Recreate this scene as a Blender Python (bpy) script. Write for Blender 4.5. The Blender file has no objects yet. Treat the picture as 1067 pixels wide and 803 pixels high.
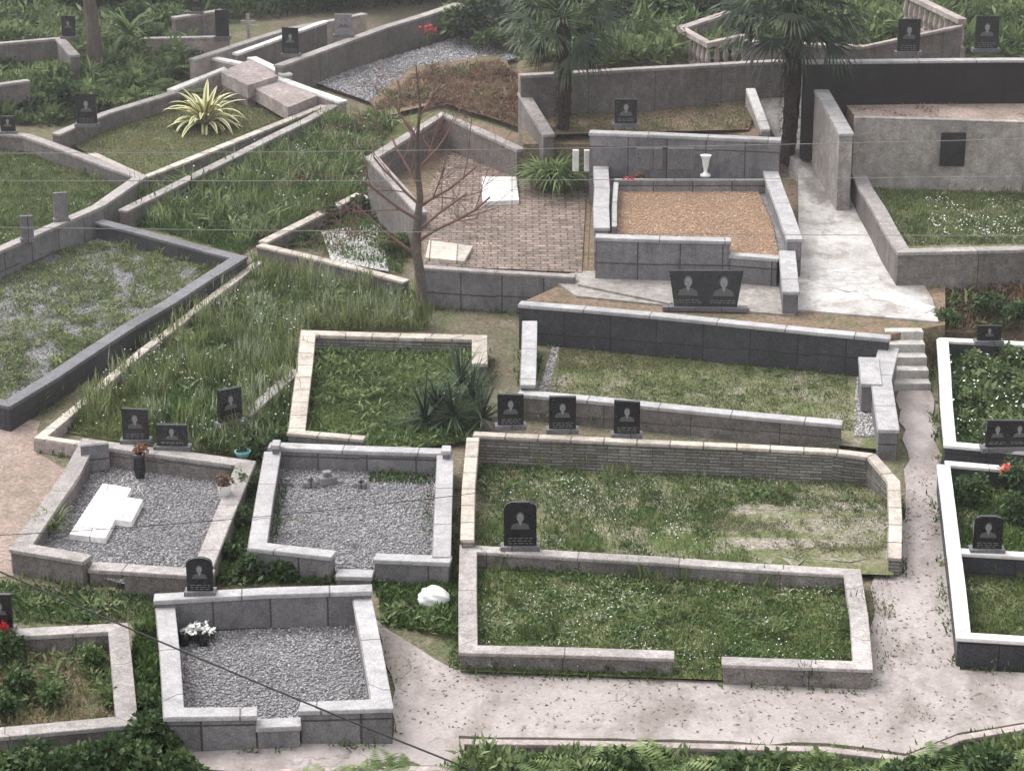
import bpy, math, random
import numpy as np
from mathutils import Vector
from mathutils.geometry import tessellate_polygon
random.seed(7); R=np.random.default_rng(7)
SC=bpy.context.scene
# ---------------------------------------------------------------- site survey
DEP=math.radians(18.2); CAM=Vector((0,-36.4,11.96)); F=2406.0; T=math.tan(math.radians(5))
FW=Vector((0,math.cos(DEP),-math.sin(DEP))); UP=Vector((0,math.sin(DEP),math.cos(DEP))); RT=Vector((1,0,0))
def G(u,v,h=0.0):
    """theodolite reading -> point on the hillside plane raised by h metres"""
    d=FW+RT*((u-533.5)/F)+UP*((401.5-v)/F)
    t=(T*CAM.y+h-CAM.z)/(d.z-T*d.y)
    return CAM+d*t
def ppm(p): return F/((p-CAM).dot(FW))
# ---------------------------------------------------------------- noise
_k=R.normal(size=(24,2)); _p=R.uniform(0,6.28,24)
def nz(x,y,s=1.0):
    a=np.zeros_like(x)
    for i in range(24):
        f=s*(0.6+i*0.12)
        a+=np.sin(_k[i,0]*x*f+_k[i,1]*y*f+_p[i])/(1+i*0.06)
    return np.clip(0.5+a/9.0,0,1)
# ---------------------------------------------------------------- materials
class N:
    def __init__(s,name):
        s.m=bpy.data.materials.new(name); s.m.use_nodes=True; s.t=s.m.node_tree; s.n=s.t.nodes; s.l=s.t.links
        s.b=s.n['Principled BSDF']; s.out=s.n['Material Output']
        s.tc=s.n.new('ShaderNodeTexCoord')
    def set(s,sock,v):
        if isinstance(v,bpy.types.NodeSocket): s.l.new(v,sock)
        else: sock.default_value=v
    def mapping(s,vec,scale):
        m=s.n.new('ShaderNodeMapping'); s.l.new(vec,m.inputs[0]); m.inputs['Scale'].default_value=scale; return m.outputs[0]
    def noise(s,scale,detail=5,vec=None,rough=.6):
        t=s.n.new('ShaderNodeTexNoise'); s.l.new(vec or s.tc.outputs['Object'],t.inputs['Vector'])
        t.inputs['Scale'].default_value=scale; t.inputs['Detail'].default_value=detail; t.inputs['Roughness'].default_value=rough
        return t.outputs['Fac']
    def vor(s,scale,out='Color',vec=None,feat='F1'):
        t=s.n.new('ShaderNodeTexVoronoi'); t.feature=feat; s.l.new(vec or s.tc.outputs['Object'],t.inputs['Vector']); t.inputs['Scale'].default_value=scale
        return t.outputs[out]
    def rng(s,v,a,b,c,d):
        t=s.n.new('ShaderNodeMapRange'); s.set(t.inputs[0],v)
        for i,x in enumerate((a,b,c,d)): t.inputs[i+1].default_value=x
        return t.outputs[0]
    def mix(s,f,a,b,bt='MIX'):
        t=s.n.new('ShaderNodeMix'); t.data_type='RGBA'; t.blend_type=bt; t.clamp_factor=True
        s.set(t.inputs[0],f); 
        for k,v in ((6,a),(7,b)):
            if isinstance(v,(tuple,list)) and len(v)==3: v=(*v,1)
            s.set(t.inputs[k],v)
        return t.outputs[2]
    def math(s,op,a,b):
        t=s.n.new('ShaderNodeMath'); t.operation=op; s.set(t.inputs[0],a); s.set(t.inputs[1],b); return t.outputs[0]
    def gray(s,v):
        t=s.n.new('ShaderNodeCombineColor'); 
        for i in range(3): s.set(t.inputs[i],v)
        return t.outputs[0]
    def sep(s,c):
        t=s.n.new('ShaderNodeSeparateColor'); s.l.new(c,t.inputs[0]); return t.outputs[0]
    def bump(s,h,st=.4,d=.02):
        t=s.n.new('ShaderNodeBump'); t.inputs['Strength'].default_value=st; t.inputs['Distance'].default_value=d
        s.l.new(h,t.inputs['Height']); s.l.new(t.outputs[0],s.b.inputs['Normal'])
    def done(s,c,rough=.85,spec=.25):
        s.set(s.b.inputs['Base Color'],(*c,1) if isinstance(c,tuple) else c)
        s.b.inputs['Roughness'].default_value=rough; s.b.inputs['Specular IOR Level'].default_value=spec
        return s.m
def mul(c,k): return tuple(min(1,x*k) for x in c)
def stone(name,col,speck=.35,ss=70,stain=.5,block=None,rough=.8,spec=.25,moss=.25,alt=None):
    s=N(name)
    big=s.noise(.9,5); med=s.noise(7,5)
    c=s.mix(s.rng(big,.3,.7,0,1),mul(col,1-.4*stain),mul(col,1.12))
    if alt: c=s.mix(s.rng(s.noise(2.2,4),.45,.62,0,1),c,alt)
    c=s.mix(1,c,s.gray(s.rng(med,.25,.75,1-.5*stain,1.15)),'MULTIPLY')
    c=s.mix(s.rng(s.noise(2.7,6,rough=.7),.5,.62,0,.55*stain),c,mul(col,.5))
    st=s.noise(1,3,s.mapping(s.tc.outputs['Object'],(7,7,.9)))
    c=s.mix(s.rng(st,.5,.72,0,.55*stain),c,mul(col,.35))
    if moss: c=s.mix(s.rng(s.noise(3.1,6),.55,.75,0,moss),c,(.085,.09,.05))
    sp=s.sep(s.vor(ss))
    c=s.mix(1,c,s.gray(s.rng(sp,0,1,1-speck,1+speck*.8)),'MULTIPLY')
    if block:
        bt=s.n.new('ShaderNodeTexBrick'); s.l.new(s.tc.outputs['UV'],bt.inputs['Vector'])
        bt.inputs['Scale'].default_value=1; bt.inputs['Brick Width'].default_value=block[0]; bt.inputs['Row Height'].default_value=block[1]
        bt.inputs['Mortar Size'].default_value=block[2]; bt.offset=block[3] if len(block)>3 else 0
        var=block[4] if len(block)>4 else .15
        bt.inputs['Color1'].default_value=(1-var,)*3+(1,); bt.inputs['Color2'].default_value=(1+var,)*3+(1,); bt.inputs['Mortar'].default_value=(.4,.37,.35,1)
        c=s.mix(1,c,bt.outputs['Color'],'MULTIPLY')
    s.bump(s.noise(40,2),.3,.012)
    return s.done(c,rough,spec)
def foliage(name,dark,mid,light,trans=.3,rough=.6):
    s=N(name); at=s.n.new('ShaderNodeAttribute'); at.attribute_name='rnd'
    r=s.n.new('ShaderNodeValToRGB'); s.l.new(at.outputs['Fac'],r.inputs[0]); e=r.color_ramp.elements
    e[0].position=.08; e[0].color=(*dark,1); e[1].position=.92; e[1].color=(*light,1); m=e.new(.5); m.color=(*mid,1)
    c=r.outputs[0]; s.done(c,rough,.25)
    tr=s.n.new('ShaderNodeBsdfTranslucent'); s.l.new(c,tr.inputs[0]); mx=s.n.new('ShaderNodeMixShader'); mx.inputs[0].default_value=trans
    s.l.new(s.b.outputs[0],mx.inputs[1]); s.l.new(tr.outputs[0],mx.inputs[2]); s.l.new(mx.outputs[0],s.out.inputs[0])
    return s.m
def flat(name,col,rough=.6,spec=.3,var=.2):
    s=N(name); return s.done(s.mix(s.noise(9,3),mul(col,1-var),mul(col,1+var)),rough,spec)
def soil(name,a,b,c3,sc=1.2,grit=45,gs=.35,cov=.5,wet=None,crack=False,med=.25):
    s=N(name)
    c=s.mix(s.rng(s.noise(sc,7,rough=.65),.38,.62,0,1),a,b)
    c=s.mix(s.rng(s.noise(sc*1.9+.3,7,rough=.7),.5,.64,0,cov*2),c,c3)
    if wet: c=s.mix(s.rng(s.noise(.8,6,s.mapping(s.tc.outputs['Object'],(1,.5,1)),.7),.5,.62,0,.8),c,wet)
    if crack:
        m=s.n.new('ShaderNodeMix'); m.data_type='VECTOR'; m.inputs[0].default_value=.15
        nn=s.n.new('ShaderNodeTexNoise'); nn.inputs['Scale'].default_value=1.6; nn.inputs['Detail'].default_value=6; s.l.new(s.tc.outputs['Object'],nn.inputs['Vector'])
        s.l.new(s.tc.outputs['Object'],m.inputs[4]); 
        sc_=s.n.new('ShaderNodeVectorMath'); sc_.operation='SCALE'; sc_.inputs['Scale'].default_value=6; s.l.new(nn.outputs['Color'],sc_.inputs[0]); s.l.new(sc_.outputs[0],m.inputs[5])
        d=s.vor(.42,'Distance',m.outputs[1],'DISTANCE_TO_EDGE')
        gate=s.rng(s.noise(.9,2),.45,.6,0,.6)
        c=s.mix(s.math('MULTIPLY',s.rng(d,.0,.006,1,0),gate),c,(.09,.075,.06))
    v=s.sep(s.vor(grit)); c=s.mix(1,c,s.gray(s.rng(v,0,1,1-gs,1+gs)),'MULTIPLY')
    m=s.noise(14,4); c=s.mix(1,c,s.gray(s.rng(m,.3,.7,1-med,1+med*.8)),'MULTIPLY')
    s.bump(s.noise(18,3),.5 if med>.2 else .2,.03)
    return s.done(c,.95,.1)
M={}
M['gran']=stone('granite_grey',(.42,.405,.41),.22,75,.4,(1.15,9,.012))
M['granb']=stone('granite_grey_block',(.21,.2,.208),.3,75,.6,(.75,.6,.014))  # darker copy of the coping granite; shade of wall sides put into its colour
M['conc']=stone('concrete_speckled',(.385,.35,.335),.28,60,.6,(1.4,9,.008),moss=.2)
M['concb']=stone('concrete_body_shaded',(.215,.192,.183),.35,60,.8,(1.4,9,.008),moss=.35)  # coping concrete darkened for the wall sides: their shade is painted in
M['beige']=stone('beige_coping',(.52,.46,.40),.2,50,.6,(.5,9,.014),moss=.2)
M['white']=stone('white_marble',(.70,.68,.66),.1,60,.35,(1.0,9,.01),moss=.1)
M['slate']=stone('ledge_stone',(.235,.222,.205),.3,60,.7,(.34,.05,.008,.5,.3))
M['blk']=stone('dark_granite_wall',(.055,.055,.062),.5,70,.5,(.8,.45,.01),.6,.3,moss=.1)
M['blkd']=stone('black_granite_wall',(.015,.013,.015),.5,70,.5,(.8,.45,.01),.4,.3,moss=.15)
M['blkcap']=stone('dark_granite_coping',(.15,.145,.155),.4,70,.4,(.9,9,.01),.6,.3,moss=.15)
M['pink']=stone('pinkish_concrete',(.44,.37,.35),.2,50,.8,None,moss=.35)
M['tan']=stone('beige_render',(.38,.345,.32),.2,40,.8,None,moss=.3)
M['step']=stone('worn_step_concrete',(.5,.47,.44),.2,50,.6,None,moss=.25)
M['pave']=stone('brick_pavers',(.31,.24,.205),.3,50,.9,(.26,.13,.016,.5,.3),moss=.3,alt=(.23,.18,.15))
M['hs']=stone('polished_black_granite',(.014,.014,.017),.25,80,.2,None,.25,.45,moss=0)
M['port']=flat('etched_portrait_grey',(.24,.24,.24)); M['portd']=flat('etched_dark_grey',(.09,.09,.09)); M['txt']=flat('etched_text',(.15,.145,.135))
M['plaster']=stone('white_plaster',(.64,.62,.60),.15,50,.8,None,moss=.15)
M['slabg']=stone('slab_gravel',(.55,.53,.52),.4,38,.2,None,moss=.0)
M['pathc']=soil('path_concrete',(.375,.335,.32),(.31,.272,.258),(.235,.205,.19),.55,40,.08,.35,(.2,.172,.155),True,.09)
M['pathu']=soil('path_pale_concrete',(.54,.52,.505),(.37,.35,.335),(.24,.21,.185),1.0,40,.08,.35,(.17,.15,.135),False,.12)
M['ground']=soil('ground_soil',(.16,.13,.095),(.11,.12,.065),(.2,.165,.13),.8,40,.35)
M['dirt']=soil('brown_dirt',(.21,.15,.11),(.16,.12,.085),(.12,.12,.06),1.1,30,.3)
M['lawn']=soil('lawn_soil',(.08,.105,.04),(.125,.135,.055),(.18,.165,.1),1.4,50,.3)
M['lawnd']=soil('worn_lawn_soil',(.105,.125,.05),(.18,.17,.105),(.26,.23,.185),.8,50,.3,.5)
M['worn']=soil('bare_worn_earth',(.27,.24,.205),(.21,.195,.145),(.15,.155,.085),1.8,45,.35,.7)
M['tanbed']=soil('tan_gravel',(.38,.26,.175),(.33,.235,.16),(.27,.22,.15),1.2,60,.3,.2)
M['gravs']=soil('gravel_base',(.19,.185,.19),(.15,.147,.15),(.22,.21,.205),1,55,.5)
M['red']=soil('reddish_soil',(.34,.265,.235),(.26,.2,.17),(.19,.16,.12),1,40,.2,.4)
def gravm(name,a,b):
    s=N(name); at=s.n.new('ShaderNodeAttribute'); at.attribute_name='rnd'
    return s.done(s.mix(at.outputs['Fac'],a,b),.85,.2)
M['peb']=gravm('gravel_grey',(.11,.107,.115),(.54,.52,.53)); M['pebw']=gravm('gravel_white',(.3,.28,.27),(.8,.78,.75))
M['pebt']=gravm('gravel_tan',(.27,.17,.115),(.52,.37,.27))
M['g1']=foliage('grass_green',(.05,.075,.026),(.12,.155,.055),(.25,.28,.13))
M['g2']=foliage('grass_lush',(.03,.062,.018),(.078,.132,.036),(.175,.24,.085))
M['g3']=foliage('grass_wild',(.06,.088,.03),(.15,.19,.066),(.33,.34,.17))
M['g4']=foliage('grass_dry_olive',(.08,.085,.04),(.17,.17,.085),(.29,.26,.15))
M['pale']=foliage('pale_weed',(.13,.17,.09),(.26,.30,.18),(.47,.49,.37))
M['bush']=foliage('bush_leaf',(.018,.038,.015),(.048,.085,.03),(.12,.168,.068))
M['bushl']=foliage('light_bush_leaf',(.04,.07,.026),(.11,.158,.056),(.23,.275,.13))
M['dk']=foliage('dark_tree_leaf',(.010,.020,.012),(.025,.043,.02),(.06,.09,.04),.15)
M['fern']=foliage('fern_leaf',(.05,.088,.028),(.14,.195,.066),(.27,.33,.14))
M['palm']=foliage('palm_leaf',(.018,.03,.02),(.045,.066,.038),(.15,.18,.115),.15)
M['yuc']=foliage('yucca_leaf',(.010,.02,.013),(.032,.055,.032),(.11,.14,.085),.1)
M['brn']=foliage('dry_brown',(.09,.055,.035),(.2,.13,.085),(.33,.235,.15))
M['rust']=foliage('reddish_leaf',(.12,.05,.02),(.2,.09,.04),(.3,.16,.08))
M['wf']=flat('white_petals',(.78,.78,.75),.6,.2,.08); M['rf']=flat('red_petals',(.62,.05,.06),.5,.2,.3); M['pf']=flat('pink_petals',(.85,.25,.2),.5,.2,.2)
M['yel']=flat('agave_yellow',(.66,.60,.32),.5,.3,.2); M['agr']=flat('agave_green',(.13,.19,.09),.5,.3,.3)
M['bark']=stone('grey_bark',(.14,.115,.10),.3,60,.6,None,.95,.1); M['twig']=flat('reddish_twig',(.16,.095,.082),.9,.1)
M['pbark']=stone('palm_fibre_bark',(.05,.038,.033),.5,40,.6,None,.98,.05)
M['wire']=flat('black_cable',(.02,.02,.02)); M['wire2']=flat('grey_cable',(.22,.22,.22))
M['blue']=flat('blue_plastic',(.12,.28,.45),.3,.5); M['teal']=flat('teal_pot',(.15,.35,.36))
# ---------------------------------------------------------------- mesh helpers
def link(name,me,mats):
    for m in mats: me.materials.append(M[m] if isinstance(m,str) else m)
    o=bpy.data.objects.new(name,me); SC.collection.objects.link(o); return o
class MB:
    def __init__(s): s.v=[];s.f=[];s.uv=[];s.mi=[]
    def face(s,pts,uvs=None,mi=0):
        b=len(s.v); s.v+= [tuple(p) for p in pts]; s.f.append(list(range(b,b+len(pts))))
        s.uv+= uvs or [(p[0],p[1]) for p in pts]; s.mi.append(mi)
    def obj(s,name,mats,bev=0,smooth=False,merge=True):
        me=bpy.data.meshes.new(name); me.from_pydata(s.v,[],s.f)
        uv=me.uv_layers.new(name='UVMap'); uv.data.foreach_set('uv',np.array(s.uv,dtype=np.float32).ravel())
        me.polygons.foreach_set('material_index',s.mi)
        if smooth: me.polygons.foreach_set('use_smooth',[True]*len(s.f))
        o=link(name,me,mats)
        if bev or merge:
            import bmesh
            bm=bmesh.new(); bm.from_mesh(me); bmesh.ops.remove_doubles(bm,verts=bm.verts,dist=.0004); bmesh.ops.recalc_face_normals(bm,faces=bm.faces); bm.to_mesh(me); bm.free()
        if bev:
            m=o.modifiers.new('bevel','BEVEL'); m.width=bev; m.segments=2; m.limit_method='ANGLE'
        return o
    def ribbon(s,C,w,zt,zb,mi=0,ext=0):
        """prism following plan polyline C [(x,y)], tops zt[], bottoms zb[]"""
        n=len(C); C=[Vector(c) for c in C]
        if ext:
            C[0]=C[0]-(C[1]-C[0]).normalized()*ext; C[-1]=C[-1]+(C[-1]-C[-2]).normalized()*ext
        L=[];Rr=[];S=[0]
        for i in range(n):
            d0=(C[i]-C[i-1]).normalized() if i>0 else (C[1]-C[0]).normalized()
            d1=(C[i+1]-C[i]).normalized() if i<n-1 else d0
            t=(d0+d1); t=t.normalized() if t.length>.01 else d0
            nn=Vector((-t.y,t.x)); k=w/2/max(.45,nn.dot(Vector((-d0.y,d0.x))))
            L.append(C[i]+nn*k); Rr.append(C[i]-nn*k)
            if i: S.append(S[-1]+(C[i]-C[i-1]).length)
        q=lambda p,z:(p.x,p.y,z)
        for i in range(n-1):
            a,b=S[i],S[i+1]
            s.face([q(Rr[i],zt[i]),q(Rr[i+1],zt[i+1]),q(L[i+1],zt[i+1]),q(L[i],zt[i])],[(a,0),(b,0),(b,w),(a,w)],mi)
            s.face([q(Rr[i],zb[i]),q(L[i],zb[i]),q(L[i+1],zb[i+1]),q(Rr[i+1],zb[i+1])],[(a,0),(a,w),(b,w),(b,0)],mi)
            for P in (L,Rr): s.face([q(P[i],zb[i]),q(P[i+1],zb[i+1]),q(P[i+1],zt[i+1]),q(P[i],zt[i])],[(a,zb[i]),(b,zb[i]),(b,zt[i]),(a,zt[i])],mi)
        for i in (0,n-1): s.face([q(L[i],zb[i]),q(Rr[i],zb[i]),q(Rr[i],zt[i]),q(L[i],zt[i])],[(0,zb[i]),(w,zb[i]),(w,zt[i]),(0,zt[i])],mi)
    def box(s,c,sx,sy,sz,mi=0,yaw=0):
        cx,cy,cz=c; ca,sa=math.cos(yaw),math.sin(yaw)
        P=[(cx+ca*x*sx/2-sa*y*sy/2,cy+sa*x*sx/2+ca*y*sy/2,cz+z*sz) for z in(0,1) for x,y in((-1,-1),(1,-1),(1,1),(-1,1))]
        for f in((0,3,2,1),(4,5,6,7),(0,1,5,4),(1,2,6,5),(2,3,7,6),(3,0,4,7)):
            pp=[P[i] for i in f]; s.face(pp,[(p[0],p[2]) for p in pp],mi)
    def lathe(s,c,prof,n=12,mi=0):
        cx,cy,cz=c
        for i in range(len(prof)-1):
            for k in range(n):
                a,b=2*math.pi*k/n,2*math.pi*(k+1)/n
                (r0,z0),(r1,z1)=prof[i],prof[i+1]
                s.face([(cx+r0*math.cos(a),cy+r0*math.sin(a),cz+z0),(cx+r0*math.cos(b),cy+r0*math.sin(b),cz+z0),(cx+r1*math.cos(b),cy+r1*math.sin(b),cz+z1),(cx+r1*math.cos(a),cy+r1*math.sin(a),cz+z1)],None,mi)
    def tube(s,P,Rd,n=6,mi=0):
        rings=[]
        for i,p in enumerate(P):
            d=(P[min(i+1,len(P)-1)]-P[max(i-1,0)]).normalized(); a=d.cross(Vector((.3,.9,.2))).normalized(); b=d.cross(a)
            rings.append([p+(a*math.cos(6.2832*k/n)+b*math.sin(6.2832*k/n))*Rd[i] for k in range(n)])
        for i in range(len(P)-1):
            for k in range(n):
                s.face([rings[i][k],rings[i][(k+1)%n],rings[i+1][(k+1)%n],rings[i+1][k]],None,mi)
WALLS=[]; cnt=[0]
def walls(name,segs,w,body,cap,capt=.05,over=.02,hb=-.2,g=0,weed=True):
    mb=MB()
    for sg in segs:
        cnt[0]+=1; e=(cnt[0]%7)*.003
        P0=[G(*p) for p in sg]; P=[P0[0]]
        for a,b in zip(P0[:-1],P0[1:]):
            k=max(1,int((b-a).length/1.1))
            for j in range(1,k): P.append(a.lerp(b,j/k)+Vector((random.gauss(0,.009),random.gauss(0,.009),random.gauss(0,.008))))
            P.append(b)
        C=[(p.x,p.y) for p in P]
        zt=[p.z+e for p in P]; zb=[T*p.y+hb-e for p in P]
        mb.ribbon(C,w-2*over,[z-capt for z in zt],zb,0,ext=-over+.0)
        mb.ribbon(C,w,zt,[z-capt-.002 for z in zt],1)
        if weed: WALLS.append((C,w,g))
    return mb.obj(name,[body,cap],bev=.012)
def wpts(pts,hm,hi):
    out=[]
    for p in pts:
        h=p[2] if len(p)>2 else hm
        q=G(p[0],p[1],h); hh=hi if hi is not None else h
        out.append(Vector((q.x,q.y,T*q.y+hh)))
    return out
def sheet(name,pts,hm,hi,mat,jit=0,skirt=0,step=.35):
    P=wpts(pts,hm,hi); Q=[]
    for i,p in enumerate(P):
        q=P[(i+1)%len(P)]; k=max(1,int((q-p).length/step)) if jit else 1
        for j in range(k):
            r=p.lerp(q,j/k)
            if jit and j: r=r+Vector((random.gauss(0,jit),random.gauss(0,jit),0))
            Q.append(r)
    mb=MB()
    for t in tessellate_polygon([Q]):
        a=[Q[i] for i in t]
        if (a[1]-a[0]).cross(a[2]-a[0]).z<0: a.reverse()
        mb.face(a)
    if skirt:
        for i,p in enumerate(Q):
            q=Q[(i+1)%len(Q)]; L=(q-p).length
            mb.face([p,q,(q.x,q.y,q.z-skirt),(p.x,p.y,p.z-skirt)],[(0,0),(L,0),(L,-skirt),(0,-skirt)])
    return mb.obj(name,[mat])
def strip(name,pairs,mat,skirt=.8):
    mb=MB(); P=[(G(*a),G(*b)) for a,b in pairs]
    for (a,b),(c,d) in zip(P[:-1],P[1:]):
        mb.face([a,b,d,c]); dn=Vector((0,0,skirt))
        mb.face([b,d,d-dn,b-dn]); mb.face([a,c,c-dn,a-dn])
    a,b=P[0]; dn=Vector((0,0,skirt)); mb.face([a,b,b-dn,a-dn])
    return mb.obj(name,[mat])
def sample(pts,hm,hi,dens=None,n=None):
    P=wpts(pts,hm,hi); tr=tessellate_polygon([P]); A=[];V=[]
    for t in tr:
        a,b,c=[P[i] for i in t]; A.append(abs((b.x-a.x)*(c.y-a.y)-(b.y-a.y)*(c.x-a.x))/2); V.append((a,b,c))
    A=np.array(A); V=np.array([[list(x) for x in t] for t in V]); tot=A.sum()
    if n is None: n=int(tot*dens)
    k=R.choice(len(A),n,p=A/tot); r1=np.sqrt(R.random(n)); r2=R.random(n)
    t=V[k]; return (1-r1)[:,None]*t[:,0]+(r1*(1-r2))[:,None]*t[:,1]+(r1*r2)[:,None]*t[:,2]
def npmesh(name,V,Fc,rnd,mats,mi=None):
    me=bpy.data.meshes.new(name); k=Fc.shape[1]; m=len(Fc)
    me.vertices.add(len(V)); me.vertices.foreach_set('co',V.astype(np.float32).ravel())
    me.loops.add(m*k); me.loops.foreach_set('vertex_index',Fc.astype(np.int32).ravel())
    me.polygons.add(m); me.polygons.foreach_set('loop_start',np.arange(0,m*k,k,dtype=np.int32))
    me.update(calc_edges=True)
    a=me.attributes.new('rnd','FLOAT','POINT'); a.data.foreach_set('value',rnd.astype(np.float32))
    if mi is not None: me.polygons.foreach_set('material_index',mi.astype(np.int32))
    return link(name,me,mats)
def kites(name,B,D,S,L,W,rnd,mat,droop=.0,wpos=.45):
    L=L[:,None];W=W[:,None]; up=np.array([0,0,1.])
    mid=B+D*L*wpos; tip=B+D*L-up*L*droop
    V=np.stack([B,mid-S*W/2,tip,mid+S*W/2],1).reshape(-1,3)
    n=len(B); Fc=np.arange(4*n).reshape(n,4)
    return npmesh(name,V,Fc,np.repeat(rnd,4),[mat])
def dirs(n,t0,t1):
    ph=R.uniform(0,2*np.pi,n); th=R.uniform(t0,t1,n)
    D=np.stack([np.sin(th)*np.cos(ph),np.sin(th)*np.sin(ph),np.cos(th)],1)
    a=ph+np.pi/2+R.normal(0,.5,n); S=np.stack([np.cos(a),np.sin(a),R.normal(0,.25,n)],1)
    return D,S/np.linalg.norm(S,axis=1)[:,None]
def field(name,pts,hm,hi,dens,L,W,mat,t=(.1,1.1),holes=0.,ns=1.6,droop=.15,lift=0.):
    P=sample(pts,hm,hi,dens); a=nz(P[:,0],P[:,1],ns); b=nz(P[:,0]+31,P[:,1]-17,ns*2.3); c=nz(P[:,0]-11,P[:,1]+7,ns*6)
    keep=R.random(len(P))>holes*np.clip((b-.35)*3.2,0,1); P=P[keep];a=a[keep];b=b[keep];c=c[keep]; n=len(P)
    D,S=dirs(n,*t); Ln=L*(.3+.7*a+.5*c)*R.uniform(.5,1.3,n); P[:,2]+=lift*R.random(n)*a-.005
    rnd=np.clip(.12+.35*a+.3*c+.1*(b-.5)+R.normal(0,.17,n),0,1)
    return kites(name,P,D,S,Ln,W*R.uniform(.6,1.4,n),rnd,mat,droop)
def clumps(name,pts,hm,hi,dens,mat,rad=.1,L=.1,W=.03,per=34,t=(.4,1.45),ns=2.6,cut=.4,off=0):
    """rosettes and tufts of broad-leaved weeds"""
    C=sample(pts,hm,hi,dens); b=nz(C[:,0]+off+13,C[:,1]-off+4,ns); C=C[b+R.normal(0,.1,len(C))>cut]; m=len(C)
    if m==0: return
    cr=R.uniform(.5,1.5,m); cc=R.uniform(-.25,.3,m); k=np.repeat(np.arange(m),per); n=len(k)
    P=C[k]+np.stack([R.normal(0,1,n)*rad*cr[k],R.normal(0,1,n)*rad*cr[k],R.random(n)*L*.6*cr[k]],1)
    D,S=dirs(n,*t)
    return kites(name,P,D,S,L*cr[k]*R.uniform(.5,1.2,n),W*R.uniform(.6,1.4,n),np.clip(.45+cc[k]+R.normal(0,.16,n),0,1),mat,.15)
def grass(name,pts,hm,hi,mat='g1',dens=1900,L=.09,W=.016,holes=0,base='lawn',**k):
    sheet('lawn_ground',pts,hm,hi,base)
    return field(name,pts,hm,hi,dens,L,W,mat,holes=holes,**k)
def flowers(name,pts,hm,hi,n,z,mat,size=.025,patch=True):
    n=int(n*.6); P=sample(pts,hm,hi,n=n*3); b=nz(P[:,0]-9,P[:,1]+5,3.0)
    if patch: P=P[np.argsort(-b+R.normal(0,.13,len(b)))][:n]
    else: P=P[:n]
    P[:,2]+=z*R.uniform(.4,1,len(P)); D,S=dirs(len(P),1.0,1.57)
    return kites(name,P,D,S,size*R.uniform(.6,1.4,len(P)),size*R.uniform(.6,1.4,len(P)),R.random(len(P)),mat)
OCT=np.array([[1,0,0],[-1,0,0],[0,1,0],[0,-1,0],[0,0,1],[0,0,-1]],float); OF=np.array([[0,2,4],[2,1,4],[1,3,4],[3,0,4],[2,0,5],[1,2,5],[3,1,5],[0,3,5]])
def pebbles(name,pts,hm,hi,mat,dens=1100,r=.017):
    P=sample(pts,hm,hi,dens); n=len(P); sc=r*R.uniform(.5,1.5,(n,3))*np.array([1,1,.7]); an=R.uniform(0,6.28,n)
    o=OCT[None]*sc[:,None]; o=o+R.normal(0,.15*r,o.shape); ca,sa=np.cos(an)[:,None],np.sin(an)[:,None]
    x=o[:,:,0]*ca-o[:,:,1]*sa; y=o[:,:,0]*sa+o[:,:,1]*ca; o=np.stack([x,y,o[:,:,2]],2)
    V=(o+P[:,None]+np.array([0,0,.004])).reshape(-1,3); Fc=(OF[None]+6*np.arange(n)[:,None,None]).reshape(-1,3)
    rn=np.clip(R.beta(1.6,2.2,n)*(.75+.5*nz(P[:,0],P[:,1],2.)),0,1)
    return npmesh(name,V,Fc,np.repeat(rn,6),[mat])
def gravel(pts,hm,hi,mat='peb',base='gravs',dens=1100,r=.017,name='gravel_bed'):
    sheet('gravel_ground',pts,hm,hi,base); return pebbles(name,pts,hm,hi+.003,mat,dens,r)
def bush(name,c,rx,ry,rz,n,mat,L=.08,W=.04,lobes=9):
    c=np.array(c,float); cs=[];rs=[]
    for i in range(lobes):
        a=random.uniform(0,6.28); q=random.uniform(0,.65)
        cs.append([math.cos(a)*rx*q,math.sin(a)*ry*q,rz*random.uniform(.25,.8)]); rs.append(random.uniform(.28,.55))
    cs=np.array(cs); rs=np.array(rs); k=R.integers(0,lobes,n)
    d=R.normal(size=(n,3)); d/=np.linalg.norm(d,axis=1)[:,None]; d[:,2]=np.abs(d[:,2])*.9-.25
    P=c+cs[k]+d*(rs[k]*R.uniform(.55,1.15,n))[:,None]*np.array([rx,ry,rz])
    P[:,2]=np.maximum(P[:,2],c[2]+.01)
    D=d+R.normal(0,.6,(n,3)); D[:,2]-=.15; D/=np.linalg.norm(D,axis=1)[:,None]
    S=np.cross(D,R.normal(size=(n,3))); S/=np.linalg.norm(S,axis=1)[:,None]
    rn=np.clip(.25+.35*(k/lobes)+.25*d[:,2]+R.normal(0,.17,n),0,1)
    return kites(name,P,D,S,L*R.uniform(.6,1.4,n),W*R.uniform(.6,1.4,n),rn,mat,.1)
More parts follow.
